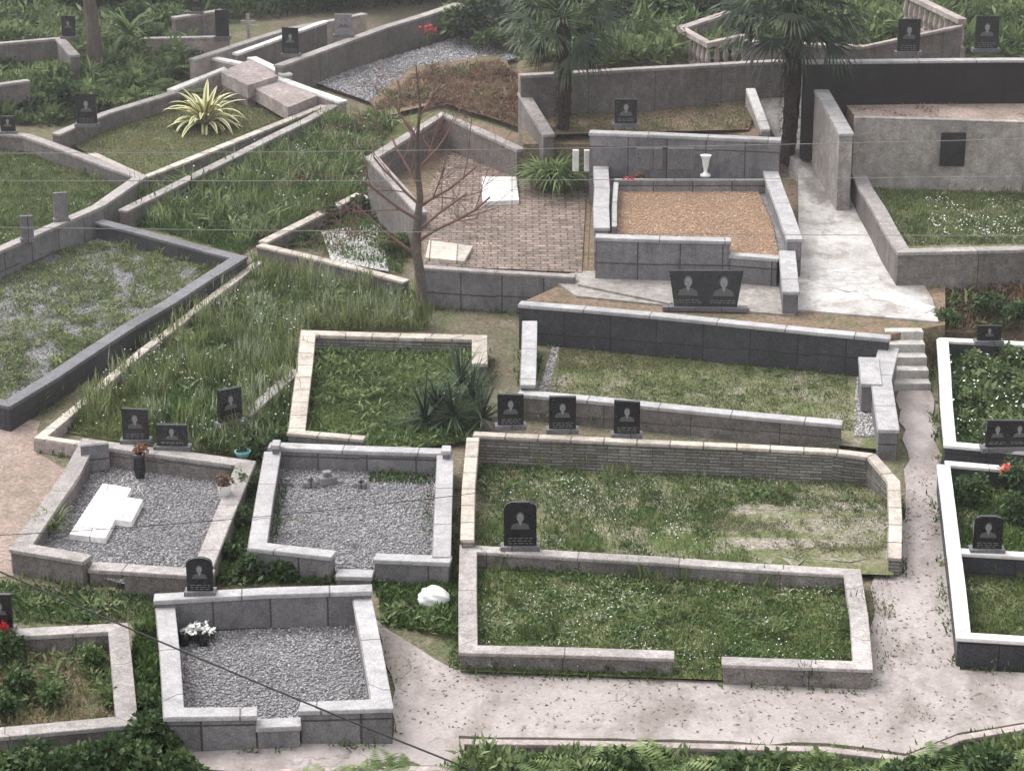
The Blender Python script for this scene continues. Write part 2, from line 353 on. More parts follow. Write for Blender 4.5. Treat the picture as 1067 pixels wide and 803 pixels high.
class Strips:
    def __init__(s): s.V=[];s.F=[];s.r=[];s.mi=[]
    def leaf(s,b,az,el,L,w,bend,n=5,edge=0,twist=0,prof=None):
        """arching blade; edge>0 adds coloured margins"""
        p=Vector(b); st=L/n; r=random.random(); side=Vector((-math.sin(az+twist),math.cos(az+twist),0)); rows=[]
        for i in range(n+1):
            t=i/n; ww=w*(prof(t) if prof else math.sin(min(1,.25+t*.75)*math.pi)**.6*(1-t**3) )
            if i==n: ww=w*.03
            if edge: rows.append([p-side*ww/2,p-side*ww*(.5-edge)-Vector((0,0,ww*.1)),p+side*ww*(.5-edge)-Vector((0,0,ww*.1)),p+side*ww/2])
            else: rows.append([p-side*ww/2,p+side*ww/2])
            d=Vector((math.cos(az)*math.cos(el),math.sin(az)*math.cos(el),math.sin(el))); p=p+d*st; el-=bend/n
        c=len(rows[0]); b0=len(s.V)
        for rw in rows: s.V+= [tuple(x) for x in rw]; s.r+=[min(1,max(0,r*.7+.15))]*c
        for i in range(n):
            for j in range(c-1):
                a=b0+i*c+j; s.F.append((a,a+1,a+c+1,a+c)); s.mi.append(1 if (edge and j!=1) else 0)
    def obj(s,name,mats): return npmesh(name,np.array(s.V),np.array(s.F),np.array(s.r),mats,np.array(s.mi))
def fern(name,pos,L=.7,fronds=9,mat='fern'):
    B=[];D=[];S=[];Ls=[];Ws=[];rn=[]
    for p in pos:
        p=Vector(p); sc=random.uniform(.7,1.2)
        for k in range(fronds):
            az=random.uniform(0,6.28); el=random.uniform(.7,1.25); q=p.copy(); LL=L*sc*random.uniform(.7,1.1); r=random.random()
            for i in range(15):
                d=Vector((math.cos(az)*math.cos(el),math.sin(az)*math.cos(el),math.sin(el))); q=q+d*LL/15; el-=.11
                t=i/15; pl=LL*.28*math.sin(math.pi*min(1,.15+t*.85))+.01
                for sg in(-1,1):
                    sd=Vector((-math.sin(az)*sg,math.cos(az)*sg,-.15))+d*.35; sd.normalize()
                    B.append(q);D.append(sd);S.append(d);Ls.append(pl);Ws.append(LL*.055);rn.append(min(1,max(0,.2+.5*r+random.gauss(0,.1)+.1*t)))
    kites(name,np.array([list(x) for x in B]),np.array([list(x) for x in D]),np.array([list(x) for x in S]),np.array(Ls),np.array(Ws),np.array(rn),mat,.1)
def fanpalm(base,H,cr,tr=.15,nl=60):
    root=bpy.data.objects.new('fan_palm_tree',None); SC.collection.objects.link(root)
    b=Vector(base); mb=MB(); P=[];Rd=[]
    for i in range(22):
        t=i/21; P.append(b+Vector((.06*math.sin(t*3),0,-.1+H*t))); Rd.append(tr*(.85+.3*t+(.14 if i%2 else 0)*random.uniform(.5,1.3)))
    mb.tube(P,Rd,10); o=mb.obj('palm_trunk',['pbark']); o.parent=root
    top=P[-1]
    st=Strips()
    for i in range(420):
        a=random.uniform(0,6.28); z=random.uniform(.1,1)*H
        st.leaf(b+Vector((math.cos(a)*tr*1.0,math.sin(a)*tr*1.0,z)),a,random.uniform(-1.4,.9),random.uniform(.08,.2),.03,.5,2)
    o=st.obj('palm_trunk_fibre',[M['pbark']]); o.parent=root
    B=[];D=[];S=[];Ls=[];Ws=[];rn=[];pet=MB(); 
    for k in range(nl):
        az=k*2.4+random.uniform(-.4,.4); u=(k+random.random())/nl; el=-.65+2.0*u+random.uniform(-.12,.12); pl=cr*random.uniform(.45,.68)
        p0=top+Vector((0,0,.05+.25*u)); d=Vector((math.cos(az)*math.cos(el),math.sin(az)*math.cos(el),math.sin(el)))
        p1=p0+d*pl*.6; d2=(d+Vector((0,0,-.25))).normalized(); p2=p1+d2*pl*.4
        pet.tube([p0,p1,p2],[.014,.011,.009],4)
        sd=Vector((-math.sin(az),math.cos(az),0)); sd=(sd+Vector((0,0,random.uniform(-.7,.7)))).normalized(); r=random.random()*.55+.35*u
        br=cr*random.uniform(.42,.58); spread=random.uniform(1.2,1.6)
        for j in range(17):
            a=(j-8)/8*spread; dd=(d2*math.cos(a)+sd*math.sin(a)+Vector((random.gauss(0,.05),random.gauss(0,.05),random.gauss(0,.05)))).normalized()
            w=br*.075; ll=br*(.7+.3*math.cos(a))*random.uniform(.85,1.08)
            s2=(sd*math.cos(a)-d2*math.sin(a)).normalized()
            B.append(p2);D.append(dd);S.append(s2);Ls.append(ll*.66);Ws.append(w);rn.append(r)
            dr=(dd+Vector((0,0,-random.uniform(.2,1.3)))).normalized(); B.append(p2+dd*ll*.5);D.append(dr);S.append(s2);Ls.append(ll*.55);Ws.append(w*.7);rn.append(min(1,r+.15))
    A=lambda x:np.array([list(q) for q in x])
    o=kites('palm_fronds',A(B),A(D),A(S),np.array(Ls),np.array(Ws),np.array(rn),'palm',.04); o.parent=root
    o=pet.obj('palm_petioles',['bushl']); o.parent=root
# ---------------------------------------------------------------- headstones
def headstone(u,v,h,wp,hp,shape='flat',yaw=0,por=1,mat='hs',plinth=True,lean=0):
    p=G(u,v,h); k=ppm(p); w=wp/k; H=hp/k/.95; th=.07; mb=MB()
    if shape=='round': top=[(w/2,H*.86),(w*.42,H*.95),(w*.25,H),(-w*.25,H),(-w*.42,H*.95),(-w/2,H*.86)]
    elif shape=='slant': top=[(w/2,H*.96),(-w/2,H)]
    elif shape=='arc': top=[(w/2*math.cos(a)*1.0,H*.8+H*.2*math.sin(a)) for a in np.linspace(0,math.pi,9)]
    elif shape=='taper': top=[(w*.52,H),(-w*.52,H*.97)]
    else: top=[(w/2,H),(-w/2,H)]
    bw=.44 if shape=='taper' else .5
    pr=[(-w*bw,0),(w*bw,0)]+top; ca,sa=math.cos(yaw),math.sin(yaw); zb=.05 if plinth else 0
    def W(x,y,z): 
        y+=z*lean
        return (p.x+ca*x-sa*y,p.y+sa*x+ca*y,p.z+z+zb)
    f=[W(x,-th/2,z) for x,z in pr]; b=[W(x,th/2,z) for x,z in pr]
    mb.face(f); mb.face(b[::-1])
    for i in range(len(pr)): j=(i+1)%len(pr); mb.face([f[i],b[i],b[j],f[j]])
    if plinth: mb.box((p.x,p.y,p.z-.02),w*1.2,.2,.072,1,yaw)
    def patch(pts,d,mi): mb.face([W(x,-th/2-d,z) for x,z in pts],None,mi)
    ell=lambda cx,cz,rx,rz,a0=0,a1=6.2832,n=14:[(cx+rx*math.cos(a),cz+rz*math.sin(a)) for a in np.linspace(a0,a1,n,endpoint=a1<6)]
    for q in range(por):
        cx=0 if por==1 else (-.25+.5*q)*w; s=min(w/por,H)*.9; cz=H*.6
        patch([(cx-.33*s,cz-.34*s),(cx+.33*s,cz-.34*s),(cx+.27*s,cz-.17*s),(cx+.1*s,cz-.1*s),(cx-.1*s,cz-.1*s),(cx-.27*s,cz-.17*s)],.002,3)
        patch([(cx-.05*s,cz-.1*s),(cx,cz-.24*s),(cx+.05*s,cz-.1*s)],.004,2)
        patch([(cx-.05*s,cz-.02*s),(cx-.05*s,cz-.12*s),(cx+.05*s,cz-.12*s),(cx+.05*s,cz-.02*s)],.0045,2)
        patch(ell(cx,cz+.11*s,.135*s,.18*s),.003,3); patch(ell(cx,cz+.075*s,.11*s,.155*s),.005,2)
        for e in(-.045,.045): patch(ell(cx+e*s,cz+.09*s,.022*s,.013*s,n=6),.007,3)
        patch([(cx-.035*s,cz-.005*s),(cx+.035*s,cz-.005*s),(cx+.025*s,cz-.018*s),(cx-.025*s,cz-.018*s)],.007,3)
        patch([(cx-.01*s,cz+.07*s),(cx-.016*s,cz+.03*s),(cx+.016*s,cz+.03*s),(cx+.01*s,cz+.07*s)],.007,3)
        if hp>20:
            for r in range(2 if H<w*1.1 else 3):
                x=cx-w/por*.36; zz=H*(.17-.06*r)
                while x<cx+w/por*.32:
                    l=random.uniform(.03,.08); patch([(x,zz),(min(x+l,cx+w/por*.38),zz),(min(x+l,cx+w/por*.38),zz+.012),(x,zz+.012)],.003,4); x+=l+.02
    return mb.obj('headstone',[mat,'blkcap','port','portd','txt'],merge=False)
# ================================================================ GROUND
ys=[-400,-120,-60,-40]+list(np.linspace(-25,32,20))+[36,42,50,65,90,140,250,600]; xs=[-600,-200,-80,-40]+list(np.linspace(-25,25,11))+[40,80,200,600]
def gz(y): return T*y if y<=32 else T*32+(y-32)*.30 if y<90 else T*32+58*.3+(y-90)*.08
mb=MB()
for i in range(len(ys)-1):
    for j in range(len(xs)-1):
        mb.face([(xs[j],ys[i],gz(ys[i])),(xs[j+1],ys[i],gz(ys[i])),(xs[j+1],ys[i+1],gz(ys[i+1])),(xs[j],ys[i+1],gz(ys[i+1]))])
mb.obj('ground',['ground'])
# terraces (filled earth behind retaining walls)
sheet('terrace_ground',[(440,278),(612,285),(618,160),(545,140),(460,118),(392,160),(438,212)],.60,.60,'dirt',0,1.2)
sheet('terrace_ground',[(548,313),(925,349),(985,338),(985,262),(900,150),(610,150),(612,284)],.585,.585,'dirt',0,1.4)
sheet('upper_terrace_ground',[(545,150,1.3),(790,152,1.3),(800,60,1.75),(700,-20,1.75),(540,40,1.5),(540,95,1.3)],0,None,'dirt',0,2)
sheet('upper_terrace_ground',[(780,62),(860,60),(1110,60),(1110,-30),(700,-30)],1.7,1.7,'lawn',0,2)
# ================================================================ PATHS
sheet('footpath',[(385,640),(400,655),(475,700),(905,718),(912,600),(938,590),(945,470),(932,400),(968,400),(978,470),(985,560),(1000,700),(1110,705),(1110,748),(1000,765),(945,787),(860,776),(478,768),(478,800),(180,805),(180,772),(410,770),(412,720)],0,.03,'pathc',.03,.3)
sheet('footpath',[(-30,428),(42,440),(36,470),(70,490),(20,565),(15,600),(-30,605)],0,.012,'red',.03)
strip('footpath',[((826,322,.62),(978,335,.62)),((830,300,.62),(972,312,.62)),((832,270,.62),(948,270,.62)),((832,250,.64),(932,250,.64)),((832,215,.72),(910,215,.72)),((832,175,.88),(884,168,.88)),((806,140,1.2),(866,136,1.2)),((782,90,1.8),(842,88,1.8)),((775,60,1.82),(842,60,1.82))],'pathu')
sheet('plaster_patch',[(838,302),(870,300),(905,308),(935,318),(965,326),(975,320),(940,306),(915,288),(880,279),(845,283)],.625,.627,'plaster',.06,0,.2)
sheet('terrace_paving',[(572,288),(612,282),(830,296),(828,328),(700,318),(600,308)],.62,.62,'tan',.0,.3)
walls('path_retaining_kerb',[[(1120,748,.1),(1000,768,.1),(945,790,.1),(860,780,.1),(478,772,.1),(478,800,.1),(180,808,.1)]],.14,'concb','pink',.05,0,-.5)
# steps
p=G(949,408,0)
mb=MB()
for i in range(5):
    mb.box((p.x+.01*i,p.y+.14+.27*i+.4,T*p.y-.3),.66-.004*i,.27+.8-.01*i,.3+.14*(i+1),0)
mb.obj('stone_steps',['step'],bev=.012)
mb=MB(); p=G(572,322,0)
for i in range(4): mb.box((p.x-.02*i,p.y+.5+.22*i,T*p.y-.3),.72-.01*i,.9,.3+.15*(i+1),0)
mb.obj('stone_steps',['conc'],bev=.012)
# ================================================================ PLOTS (front to back)
def patchy(pts,hm,hi,big=6,pale=4):
    clumps('broadleaf_weeds',pts,hm,hi,big,'g2',.09,.09,.03,40,cut=.42)
    clumps('tall_tufts',pts,hm,hi,big*.6,'g1',.05,.17,.018,30,(.05,.7),cut=.45,off=5)
    clumps('pale_weeds',pts,hm,hi,pale,'pale',.1,.06,.03,34,cut=.52,off=11)
I1=[(480,565),(895,590),(905,697),(480,682)]
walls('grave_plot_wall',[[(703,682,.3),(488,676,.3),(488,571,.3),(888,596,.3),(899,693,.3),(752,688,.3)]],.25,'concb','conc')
sheet('lawn_ground',I1,.3,.08,'lawn'); field('grass',I1,.3,.08,2400,.075,.017,'g2',holes=.3); patchy(I1,.3,.08,9,8); flowers('white_clover_flowers',I1,.3,.08,900,.12,'wf',.018)
clumps('pale_weeds',[(500,600),(690,605),(680,670),(500,665)],.08,.08,12,'pale',.12,.07,.03,34,cut=.45,off=1)
I2=[(490,453,.5),(870,468,.5),(932,500,.4),(932,585,.3),(487,568,.3)]
walls('grave_plot_wall',[[(487,563,.42),(493,456,.55)],[(493,452,.56),(868,470,.56),(908,475,.52),(931,502,.42),(932,582,.3)]],.2,'slate','beige',.05)
I2l=[(490,453,.5),(870,468,.5),(932,500,.4),(905,535,.1),(780,525,.1),(735,548,.1),(800,590,.1),(487,568,.3)]
sheet('worn_lawn_ground',I2,.5,.1,'lawnd'); field('grass',I2l,.5,.1,2300,.08,.015,'g2',holes=.75); patchy(I2l,.5,.1,8,4)
IWn=[(735,535),(780,522),(925,524),(926,582),(790,583),(752,565)]
sheet('bare_earth_patch',IWn,.1,.104,'worn',.12,0,.2); pebbles('earth_grit',IWn,.1,.104,'peb',110,.011)
field('sparse_grass',[(720,515),(926,518),(926,584),(750,584)],.1,.1,2000,.055,.013,'g4',holes=1.5,ns=3)
field('sparse_grass',[(720,520),(770,515),(800,545),(790,584),(740,570)],.1,.1,1100,.07,.014,'g1',holes=1.,ns=3)
clumps('sparse_weeds',[(730,520),(926,520),(926,584),(760,584)],.1,.1,9,'g1',.09,.07,.02,24,cut=.48)
sheet('bare_earth_patch',[(515,492),(535,490),(545,500),(525,505)],.1,.104,'dirt',.08,0,.15)
flowers('white_clover_flowers',[(520,500),(740,500),(740,570),(520,560)],.1,.1,380,.13,'wf',.02)
# plot 3
I3=[(548,318,.75),(920,352,.75),(928,450,.4),(575,415,.38),(540,405,.4)]
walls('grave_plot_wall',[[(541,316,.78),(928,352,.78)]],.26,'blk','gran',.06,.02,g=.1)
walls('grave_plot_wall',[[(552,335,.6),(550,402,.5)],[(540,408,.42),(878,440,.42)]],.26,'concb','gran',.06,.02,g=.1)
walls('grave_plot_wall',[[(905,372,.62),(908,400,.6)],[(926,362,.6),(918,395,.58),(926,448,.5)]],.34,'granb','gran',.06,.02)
sheet('lawn_ground',I3,.75,.1,'lawnd'); I3l=[(585,360),(880,375),(890,450),(575,425)]
field('grass',I3l,.1,.1,2200,.06,.015,'g1',holes=.6); clumps('tufts',I3l,.1,.1,8,'g1',.07,.08,.02,26); clumps('broadleaf_weeds',I3l,.1,.1,5,'g2',.06,.07,.03,26,cut=.5)
field('dry_grass',[(585,355),(720,362),(690,385),(580,385)],.1,.1,1100,.05,.015,'brn')
gravel([(893,378),(912,378),(912,455),(890,455)],.1,.106,'pebw')
gravel([(575,362),(583,362),(570,412),(560,412)],.1,.106,'pebw')
# plot 4 raised
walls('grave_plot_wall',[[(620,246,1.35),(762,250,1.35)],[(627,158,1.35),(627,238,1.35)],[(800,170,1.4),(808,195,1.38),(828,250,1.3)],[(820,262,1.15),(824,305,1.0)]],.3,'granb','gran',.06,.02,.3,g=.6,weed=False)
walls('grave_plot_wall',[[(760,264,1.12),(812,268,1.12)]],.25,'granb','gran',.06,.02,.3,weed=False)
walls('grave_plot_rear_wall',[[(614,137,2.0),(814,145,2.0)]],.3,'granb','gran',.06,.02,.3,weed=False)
sheet('grave_bed_filling',[(622,160,1.35),(802,168,1.35),(820,225,1.35),(822,262,1.12),(766,263,1.12),(762,248,1.35),(620,246,1.35)],1.35,1.06,'granb')
gravel([(642,188),(790,188),(806,225),(812,256),(768,253),(640,248)],1.3,1.1,'pebt','tanbed',1300,.014)
walls('grave_bed_kerb',[[(642,190,1.3),(640,236,1.3)],[(640,187,1.32),(800,187,1.32)]],.1,'granb','gran',.03,0,1.0,weed=False)
p=G(735,184,1.3); mb=MB(); mb.lathe((p.x,p.y,p.z),[(.0,0),(.1,0),(.1,.04),(.035,.08),(.035,.14),(.06,.22),(.075,.34),(.1,.4),(.115,.42),(.08,.42),(.06,.35)],16); mb.obj('white_stone_vase',['wf'],smooth=True)
p=G(690,145,2.0); mb=MB(); mb.box((p.x-.25,p.y-.2,p.z-.55),.5,.06,.42,0); mb.box((p.x+.35,p.y-.2,p.z-.55),.5,.06,.42,0); mb.obj('memorial_plaque',['blkcap'],bev=.01)
mb=MB()
for u in(600,612): q=G(u,152,1.7); mb.box((q.x,q.y,q.z-.5),.12,.12,.42)
mb.obj('white_stone_post',['white'],bev=.01)
headstone(735,322,.62,74,36,'taper',-.06,2,plinth=True,lean=.15)
headstone(652,131,2.0,23,24,'flat')
# plot 5 paved
sheet('paving',[(442,276),(606,284),(612,180),(545,160),(470,140),(440,215)],.63,.63,'pave')
clumps('paving_weeds',[(442,276),(606,284),(612,180),(545,160),(470,140),(440,215)],.63,.63,3.5,'g4',.08,.05,.02,16,cut=.5)
walls('grave_plot_wall',[[(440,222,.95),(388,164,1.2),(461,119,1.3),(543,156,1.2)]],.24,'concb','conc',.06,.02,0,weed=False)
walls('retaining_wall',[[(438,278,.72),(600,288,.72)]],.22,'granb','conc',.05,.01,-.2,weed=True)
walls('retaining_wall',[[(603,296,.64),(700,316,.64)]],.1,'tan','tan',.04,0,-.1,weed=False)
def slab(name,q,h,mat,t=.1):
    P=wpts(q,h,h); mb=MB(); mb.face(P); [mb.face([P[i],P[(i+1)%4],P[(i+1)%4]-Vector((0,0,t)),P[i]-Vector((0,0,t))]) for i in range(4)]; mb.obj(name,[mat],bev=.01); return P
slab('marble_slab',[(502,184),(538,184),(541,208),(503,210)],.72,'white'); slab('marble_slab',[(447,250),(493,256),(484,272),(443,268)],.70,'beige')
# plot 6 top centre
walls('grave_plot_wall',[[(545,96,1.9),(572,140,1.6)],[(541,78,2.3),(836,62,2.4)]],.26,'concb','conc',.06,.02,.3,weed=False)
I6=[(575,140,1.45),(545,95,1.5),(560,85,1.7),(800,80,1.83),(780,135,1.4)]
grass('grass',I6,0,None,'g4',1100,.07,.02,.7,'dirt'); clumps('weeds',I6,0,None,3,'g1',.09,.09,.03,26)
walls('retaining_wall',[[(782,92,1.95),(798,135,1.45)]],.2,'tan','white',.05,0,.3,weed=False)
# plot 7
sheet('terrace_ground',[(893,124),(1110,130),(1110,70),(852,70)],2.1,2.1,'red',0,2.4)
clumps('dry_weeds',[(893,124),(1110,130),(1110,95),(870,95)],2.1,2.1,3,'brn',.1,.07,.03,20)
clumps('trailing_weeds',[(870,84),(1110,86),(1110,96),(870,96)],2.1,2.1,7,'bushl',.12,.25,.04,30,cut=.52)
walls('granite_boundary_wall',[[(836,64,2.95),(1110,62,2.95)]],.3,'blkd','gran',.05,.03,1.0,weed=False)
walls('granite_boundary_wall',[[(850,84,2.45),(882,140,2.2)]],.3,'tan','gran',.06,.02,.5,weed=False)
headstone(946,56,2.95,23,32,'flat'); headstone(1027,53,2.95,24,32,'flat')
# plot 8
sheet('terrace_ground',[(880,160),(944,262),(1110,258),(1110,125),(892,118)],1.0,.92,'lawnd',0,1.6)
walls('rendered_wall',[[(890,122,2.3),(1110,128,2.3)]],.18,'tan','tan',.04,0,.5,weed=False)
walls('grave_plot_wall',[[(880,158,1.25),(941,262,1.2),(1110,258,1.2)]],.28,'concb','conc',.06,.02,.1,weed=False)
I8=[(885,175),(945,255),(1110,252),(1110,180)]
field('grass',I8,.95,.93,2000,.07,.02,'g1',holes=.5); patchy(I8,.95,.93,5,7)
flowers('white_clover_flowers',[(960,195),(1067,195),(1067,245),(970,250)],.95,.93,700,.1,'wf',.028)
mb=MB(); x=G(992,165,1.6).x; yy=G(992,126,2.3).y-.12; mb.box((x,yy,T*yy+1.45),.48,.05,.66); mb.obj('memorial_plaque',['hs'],bev=.01)
# right-hand white marble plots
walls('white_marble_plot_wall',[[(1100,359,.42),(978,353,.42)],[(982,353,.44),(990,462,.42),(1100,472,.42)]],.2,'blk','white',.05,.02)
walls('white_marble_plot_wall',[[(1100,492,.3),(985,482,.42)],[(983,484,.45),(1004,662,.42),(1100,668,.42)],[(995,574,.42),(1100,580,.42)]],.2,'blk','white',.05,.02)
IR=[(980,355),(1100,360),(1100,470),(990,462)]
grass('grass',IR,.4,.1,'g2',1500,.14,.03,0); clumps('weeds',IR,.4,.1,14,'bushl',.1,.16,.05,36,cut=.3); flowers('white_flowers',IR,.4,.1,260,.4,'wf',.035)
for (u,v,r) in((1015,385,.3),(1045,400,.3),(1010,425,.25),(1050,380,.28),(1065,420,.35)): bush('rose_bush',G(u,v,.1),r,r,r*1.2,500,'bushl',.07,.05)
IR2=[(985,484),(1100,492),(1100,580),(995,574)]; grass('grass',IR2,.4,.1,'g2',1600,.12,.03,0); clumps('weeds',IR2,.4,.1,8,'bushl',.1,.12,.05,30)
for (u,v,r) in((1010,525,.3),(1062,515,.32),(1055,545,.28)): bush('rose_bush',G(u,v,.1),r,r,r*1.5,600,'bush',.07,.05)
IR3=[(995,576),(1100,580),(1100,668),(1004,662)]; grass('grass',IR3,.4,.1,'g1',2000,.1,.018,0); patchy(IR3,.4,.1,8,4)
headstone(1030,357,.42,25,15,'flat'); headstone(1049,468,.42,46,28,'slant',.05,2); headstone(1028,574,.42,30,34,'round',-.05)
# plot 11 centre
I11=[(318,350),(505,353),(500,440),(382,456),(303,448)]
walls('grave_plot_wall',[[(500,380,.36),(500,352,.38),(321,347,.38),(309,450,.36)]],.27,'slate','beige',.06,.02)
walls('grave_plot_wall',[[(300,450,.36),(380,457,.36)]],.2,'concb','beige',.05,.02)
grass('grass',I11,.36,.08,'fern',2600,.13,.022,0); clumps('broadleaf_weeds',I11,.36,.08,7,'g2',.09,.13,.04,34,cut=.48); clumps('bright_weeds',I11,.36,.08,10,'fern',.1,.15,.03,34)
# plot 12 grey gravel
I12=[(280,466),(472,472),(464,578),(392,583),(388,597,.16),(351,596,.16),(346,579),(266,570)]
walls('grave_plot_wall',[[(280,463,.42),(470,470,.42)],[(284,470,.4),(268,568,.4),(348,577,.4)],[(464,474,.41),(460,580,.4)],[(390,580,.36),(470,583,.38)]],.26,'granb','gran',.06,.02)
walls('grave_plot_wall',[[(350,597,.16),(389,598,.16)],[(283,462,.52),(292,462,.52)],[(460,468,.52),(470,468,.52)]],.28,'granb','gran',.06,.02)
gravel(I12,.4,.08)
field('weeds',[(385,488),(455,488),(455,505),(385,503)],.08,.08,1500,.14,.03,'g2'); field('weeds',[(440,510),(458,510),(455,560),(440,540)],.08,.08,500,.12,.02,'g2')
field('weeds',[(285,500),(300,500),(290,560),(278,560)],.08,.08,900,.15,.02,'g2'); clumps('gravel_weeds',I12,.4,.08,1.6,'g1',.05,.06,.02,16,cut=.4)
mb=MB()
for u,v,s in((300,506,.16),(323,507,.2),(341,504,.26),(376,508,.18)):
    q=G(u,v,.08); mb.box((q.x,q.y,q.z),s,s*.7,s*.5,0,random.uniform(-.5,.5)); mb.box((q.x,q.y,q.z+s*.5),s*.5,s*.5,s*.3,0,.4)
mb.obj('grave_marker_stones',['granb'],bev=.02)
# plot 13 bottom grey gravel
I13=[(165,622),(382,614),(397,731),(313,737),(312,750,.3),(268,752,.3),(267,741),(182,742)]
walls('grave_plot_wall',[[(160,622,.62),(388,612,.62)],[(172,632,.52),(181,742,.5),(268,741,.46)],[(377,622,.52),(398,733,.5),(312,736,.46)]],.26,'granb','gran',.06,.02)
walls('grave_plot_wall',[[(266,754,.3),(314,752,.3)]],.26,'granb','gran',.06,.02)
gravel(I13,.5,.14); headstone(209,618,.62,27,35,'arc')
# plot 14 left gravel
I14=[(92,460),(262,482),(220,590),(130,590),(95,582),(25,570),(80,490)]
walls('grave_plot_wall',[[(92,582,.36),(22,570,.36),(74,495,.38),(92,461,.4),(256,483,.4),(232,540,.36),(212,590,.36)],[(130,592,.34),(222,598,.34)]],.28,'concb','conc',.06,.02)
walls('grave_plot_wall',[[(94,590,.2),(130,592,.2)]],.3,'concb','conc',.06,.02)
gravel(I14,.36,.1,'peb','gravs',1100); clumps('gravel_weeds',I14,.36,.1,1.2,'g1',.05,.06,.02,16,cut=.4)
for i,q in enumerate(([(107,503),(137,508),(110,560),(72,556)],[(122,516),(149,520),(137,543),(112,539)])):
    P=slab('marble_grave_slab',q,.2+.015*i,'white')
    C=sum(P,Vector((0,0,0)))/4; Q=[C+(x-C)*.72+Vector((0,0,.008)) for x in P]; gp=MB(); gp.face(Q); gp.obj('slab_gravel_inset',['slabg'])
headstone(142,460,.4,27,32,'slant'); headstone(180,467,.4,32,22,'flat',-.05); headstone(240,441,.3,27,34,'slant',.7)
p=G(146,497,.12); mb=MB(); mb.lathe(p,[(.0,0),(.07,0),(.09,.12),(.08,.3),(.1,.38),(.06,.38)],12); mb.obj('black_vase',['hs'],smooth=True)
bush('dried_flowers',(p.x,p.y,p.z+.36),.13,.13,.14,160,'rust',.05,.03)
p=G(234,517,.36); mb=MB(); mb.lathe(p,[(.0,0),(.08,0),(.1,.16),(.11,.18),(.08,.18)],12); mb.obj('white_flower_pot',['wf'],smooth=True); bush('potted_plant',(p.x,p.y,p.z+.14),.14,.14,.2,260,'brn',.06,.03)
p=G(253,476,.2); mb=MB(); mb.lathe(p,[(.0,0),(.08,0),(.13,.1),(.11,.1)],12); mb.obj('teal_flower_pot',['teal'],smooth=True); bush('potted_plant',(p.x,p.y,p.z+.08),.1,.1,.12,120,'bush',.05,.03)
p=G(100,490,.12); mb=MB(); mb.box((p.x,p.y,p.z),.42,.08,.42,0,.3); mb.obj('portrait_stone',['granb'],bev=.01)
# plot 15 bottom left
I15=[(-30,660),(124,654),(132,752),(-30,765)]
walls('grave_plot_wall',[[(-30,661,.36),(123,653,.36),(132,750,.34),(-30,765,.34)]],.27,'concb','conc',.06,.02)
grass('grass',I15,.36,.1,'g4',900,.12,.025,.3,'dirt'); clumps('weeds',I15,.36,.1,9,'bushl',.1,.14,.04,34); headstone(2,657,.36,24,36,'flat')
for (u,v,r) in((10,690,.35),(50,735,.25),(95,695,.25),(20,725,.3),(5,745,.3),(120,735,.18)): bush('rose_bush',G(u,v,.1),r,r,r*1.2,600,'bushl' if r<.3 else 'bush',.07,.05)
# plot 16 dark left
I16=[(-60,300),(-30,275),(103,231),(250,268),(8,418),(-60,405)]
walls('grave_plot_wall',[[(-40,410,.42),(8,420,.42),(249,268,.42),(103,230,.42)]],.27,'blk','blkcap',.06,.02)
gravel(I16,.42,.1,'peb','gravs',450,.014); field('grass',I16,.42,.1,1700,.09,.02,'g3',holes=1.1,ns=1.2); clumps('weed_tufts',I16,.42,.1,12,'g3',.08,.13,.025,34,cut=.35); clumps('pale_weeds',I16,.42,.1,3,'pale',.09,.08,.02,30,cut=.45,off=3)
walls('grave_plot_wall',[[(-30,272,.62),(103,214,.62)]],.24,'granb','conc',.06,.02); headstone(29,250,.62,13,22,'flat',.3,0,'blkcap'); headstone(64,230,.62,14,26,'flat',.3,0,'granb')
# plot 17
walls('grave_plot_wall',[[(-30,136,.55),(28,141,.55),(146,184,.55),(103,214,.55)]],.25,'concb','conc',.06,.02)
I17=[(-30,138),(28,142),(144,184),(100,213),(-30,268)]; grass('grass',I17,.55,.2,'g1',1500,.1,.025,0); patchy(I17,.55,.2,5,3); headstone(9,139,.55,15,15,'flat')
headstone(91,131,.5,21,30,'slant')
# plot 18 agave lawn
walls('grave_plot_wall',[[(58,140,.45),(110,118,.45),(182,96,.45)]],.25,'concb','conc',.05,.02)
walls('grave_plot_wall',[[(95,160,.3),(150,185,.3),(338,110,.3)]],.22,'concb','beige',.05,.02)
walls('grave_plot_wall',[[(128,220,.4),(250,160,.4),(348,110,.4)]],.24,'concb','conc',.05,.02)
I18=[(70,145),(182,98),(300,112),(320,116),(150,180)]; grass('grass',I18,.2,.1,'g4',1500,.06,.02,.2); clumps('weeds',I18,.2,.1,4,'g1',.09,.07,.02,28)
I20=[(140,218),(345,125),(420,122),(385,165),(388,200),(270,252),(252,266),(112,228)]
sheet('lawn_ground',[(120,218),(345,118),(460,118),(388,160),(388,200),(268,255),(252,266),(110,232)],.0,.02,'lawn')
field('grass',I20,.0,.02,1100,.2,.03,'g2',t=(.1,1.2)); clumps('weeds',I20,.0,.02,4,'bushl',.16,.3,.05,60,(.2,1.3),cut=.42); clumps('pale_weeds',I20,0,.02,4,'pale',.12,.22,.03,40,cut=.5); clumps('tall_grass',I20,0,.02,4,'fern',.1,.35,.02,50,(.05,.7),cut=.4,off=7)
flowers('white_flowers',I20,.0,.02,300,.35,'wf',.035)
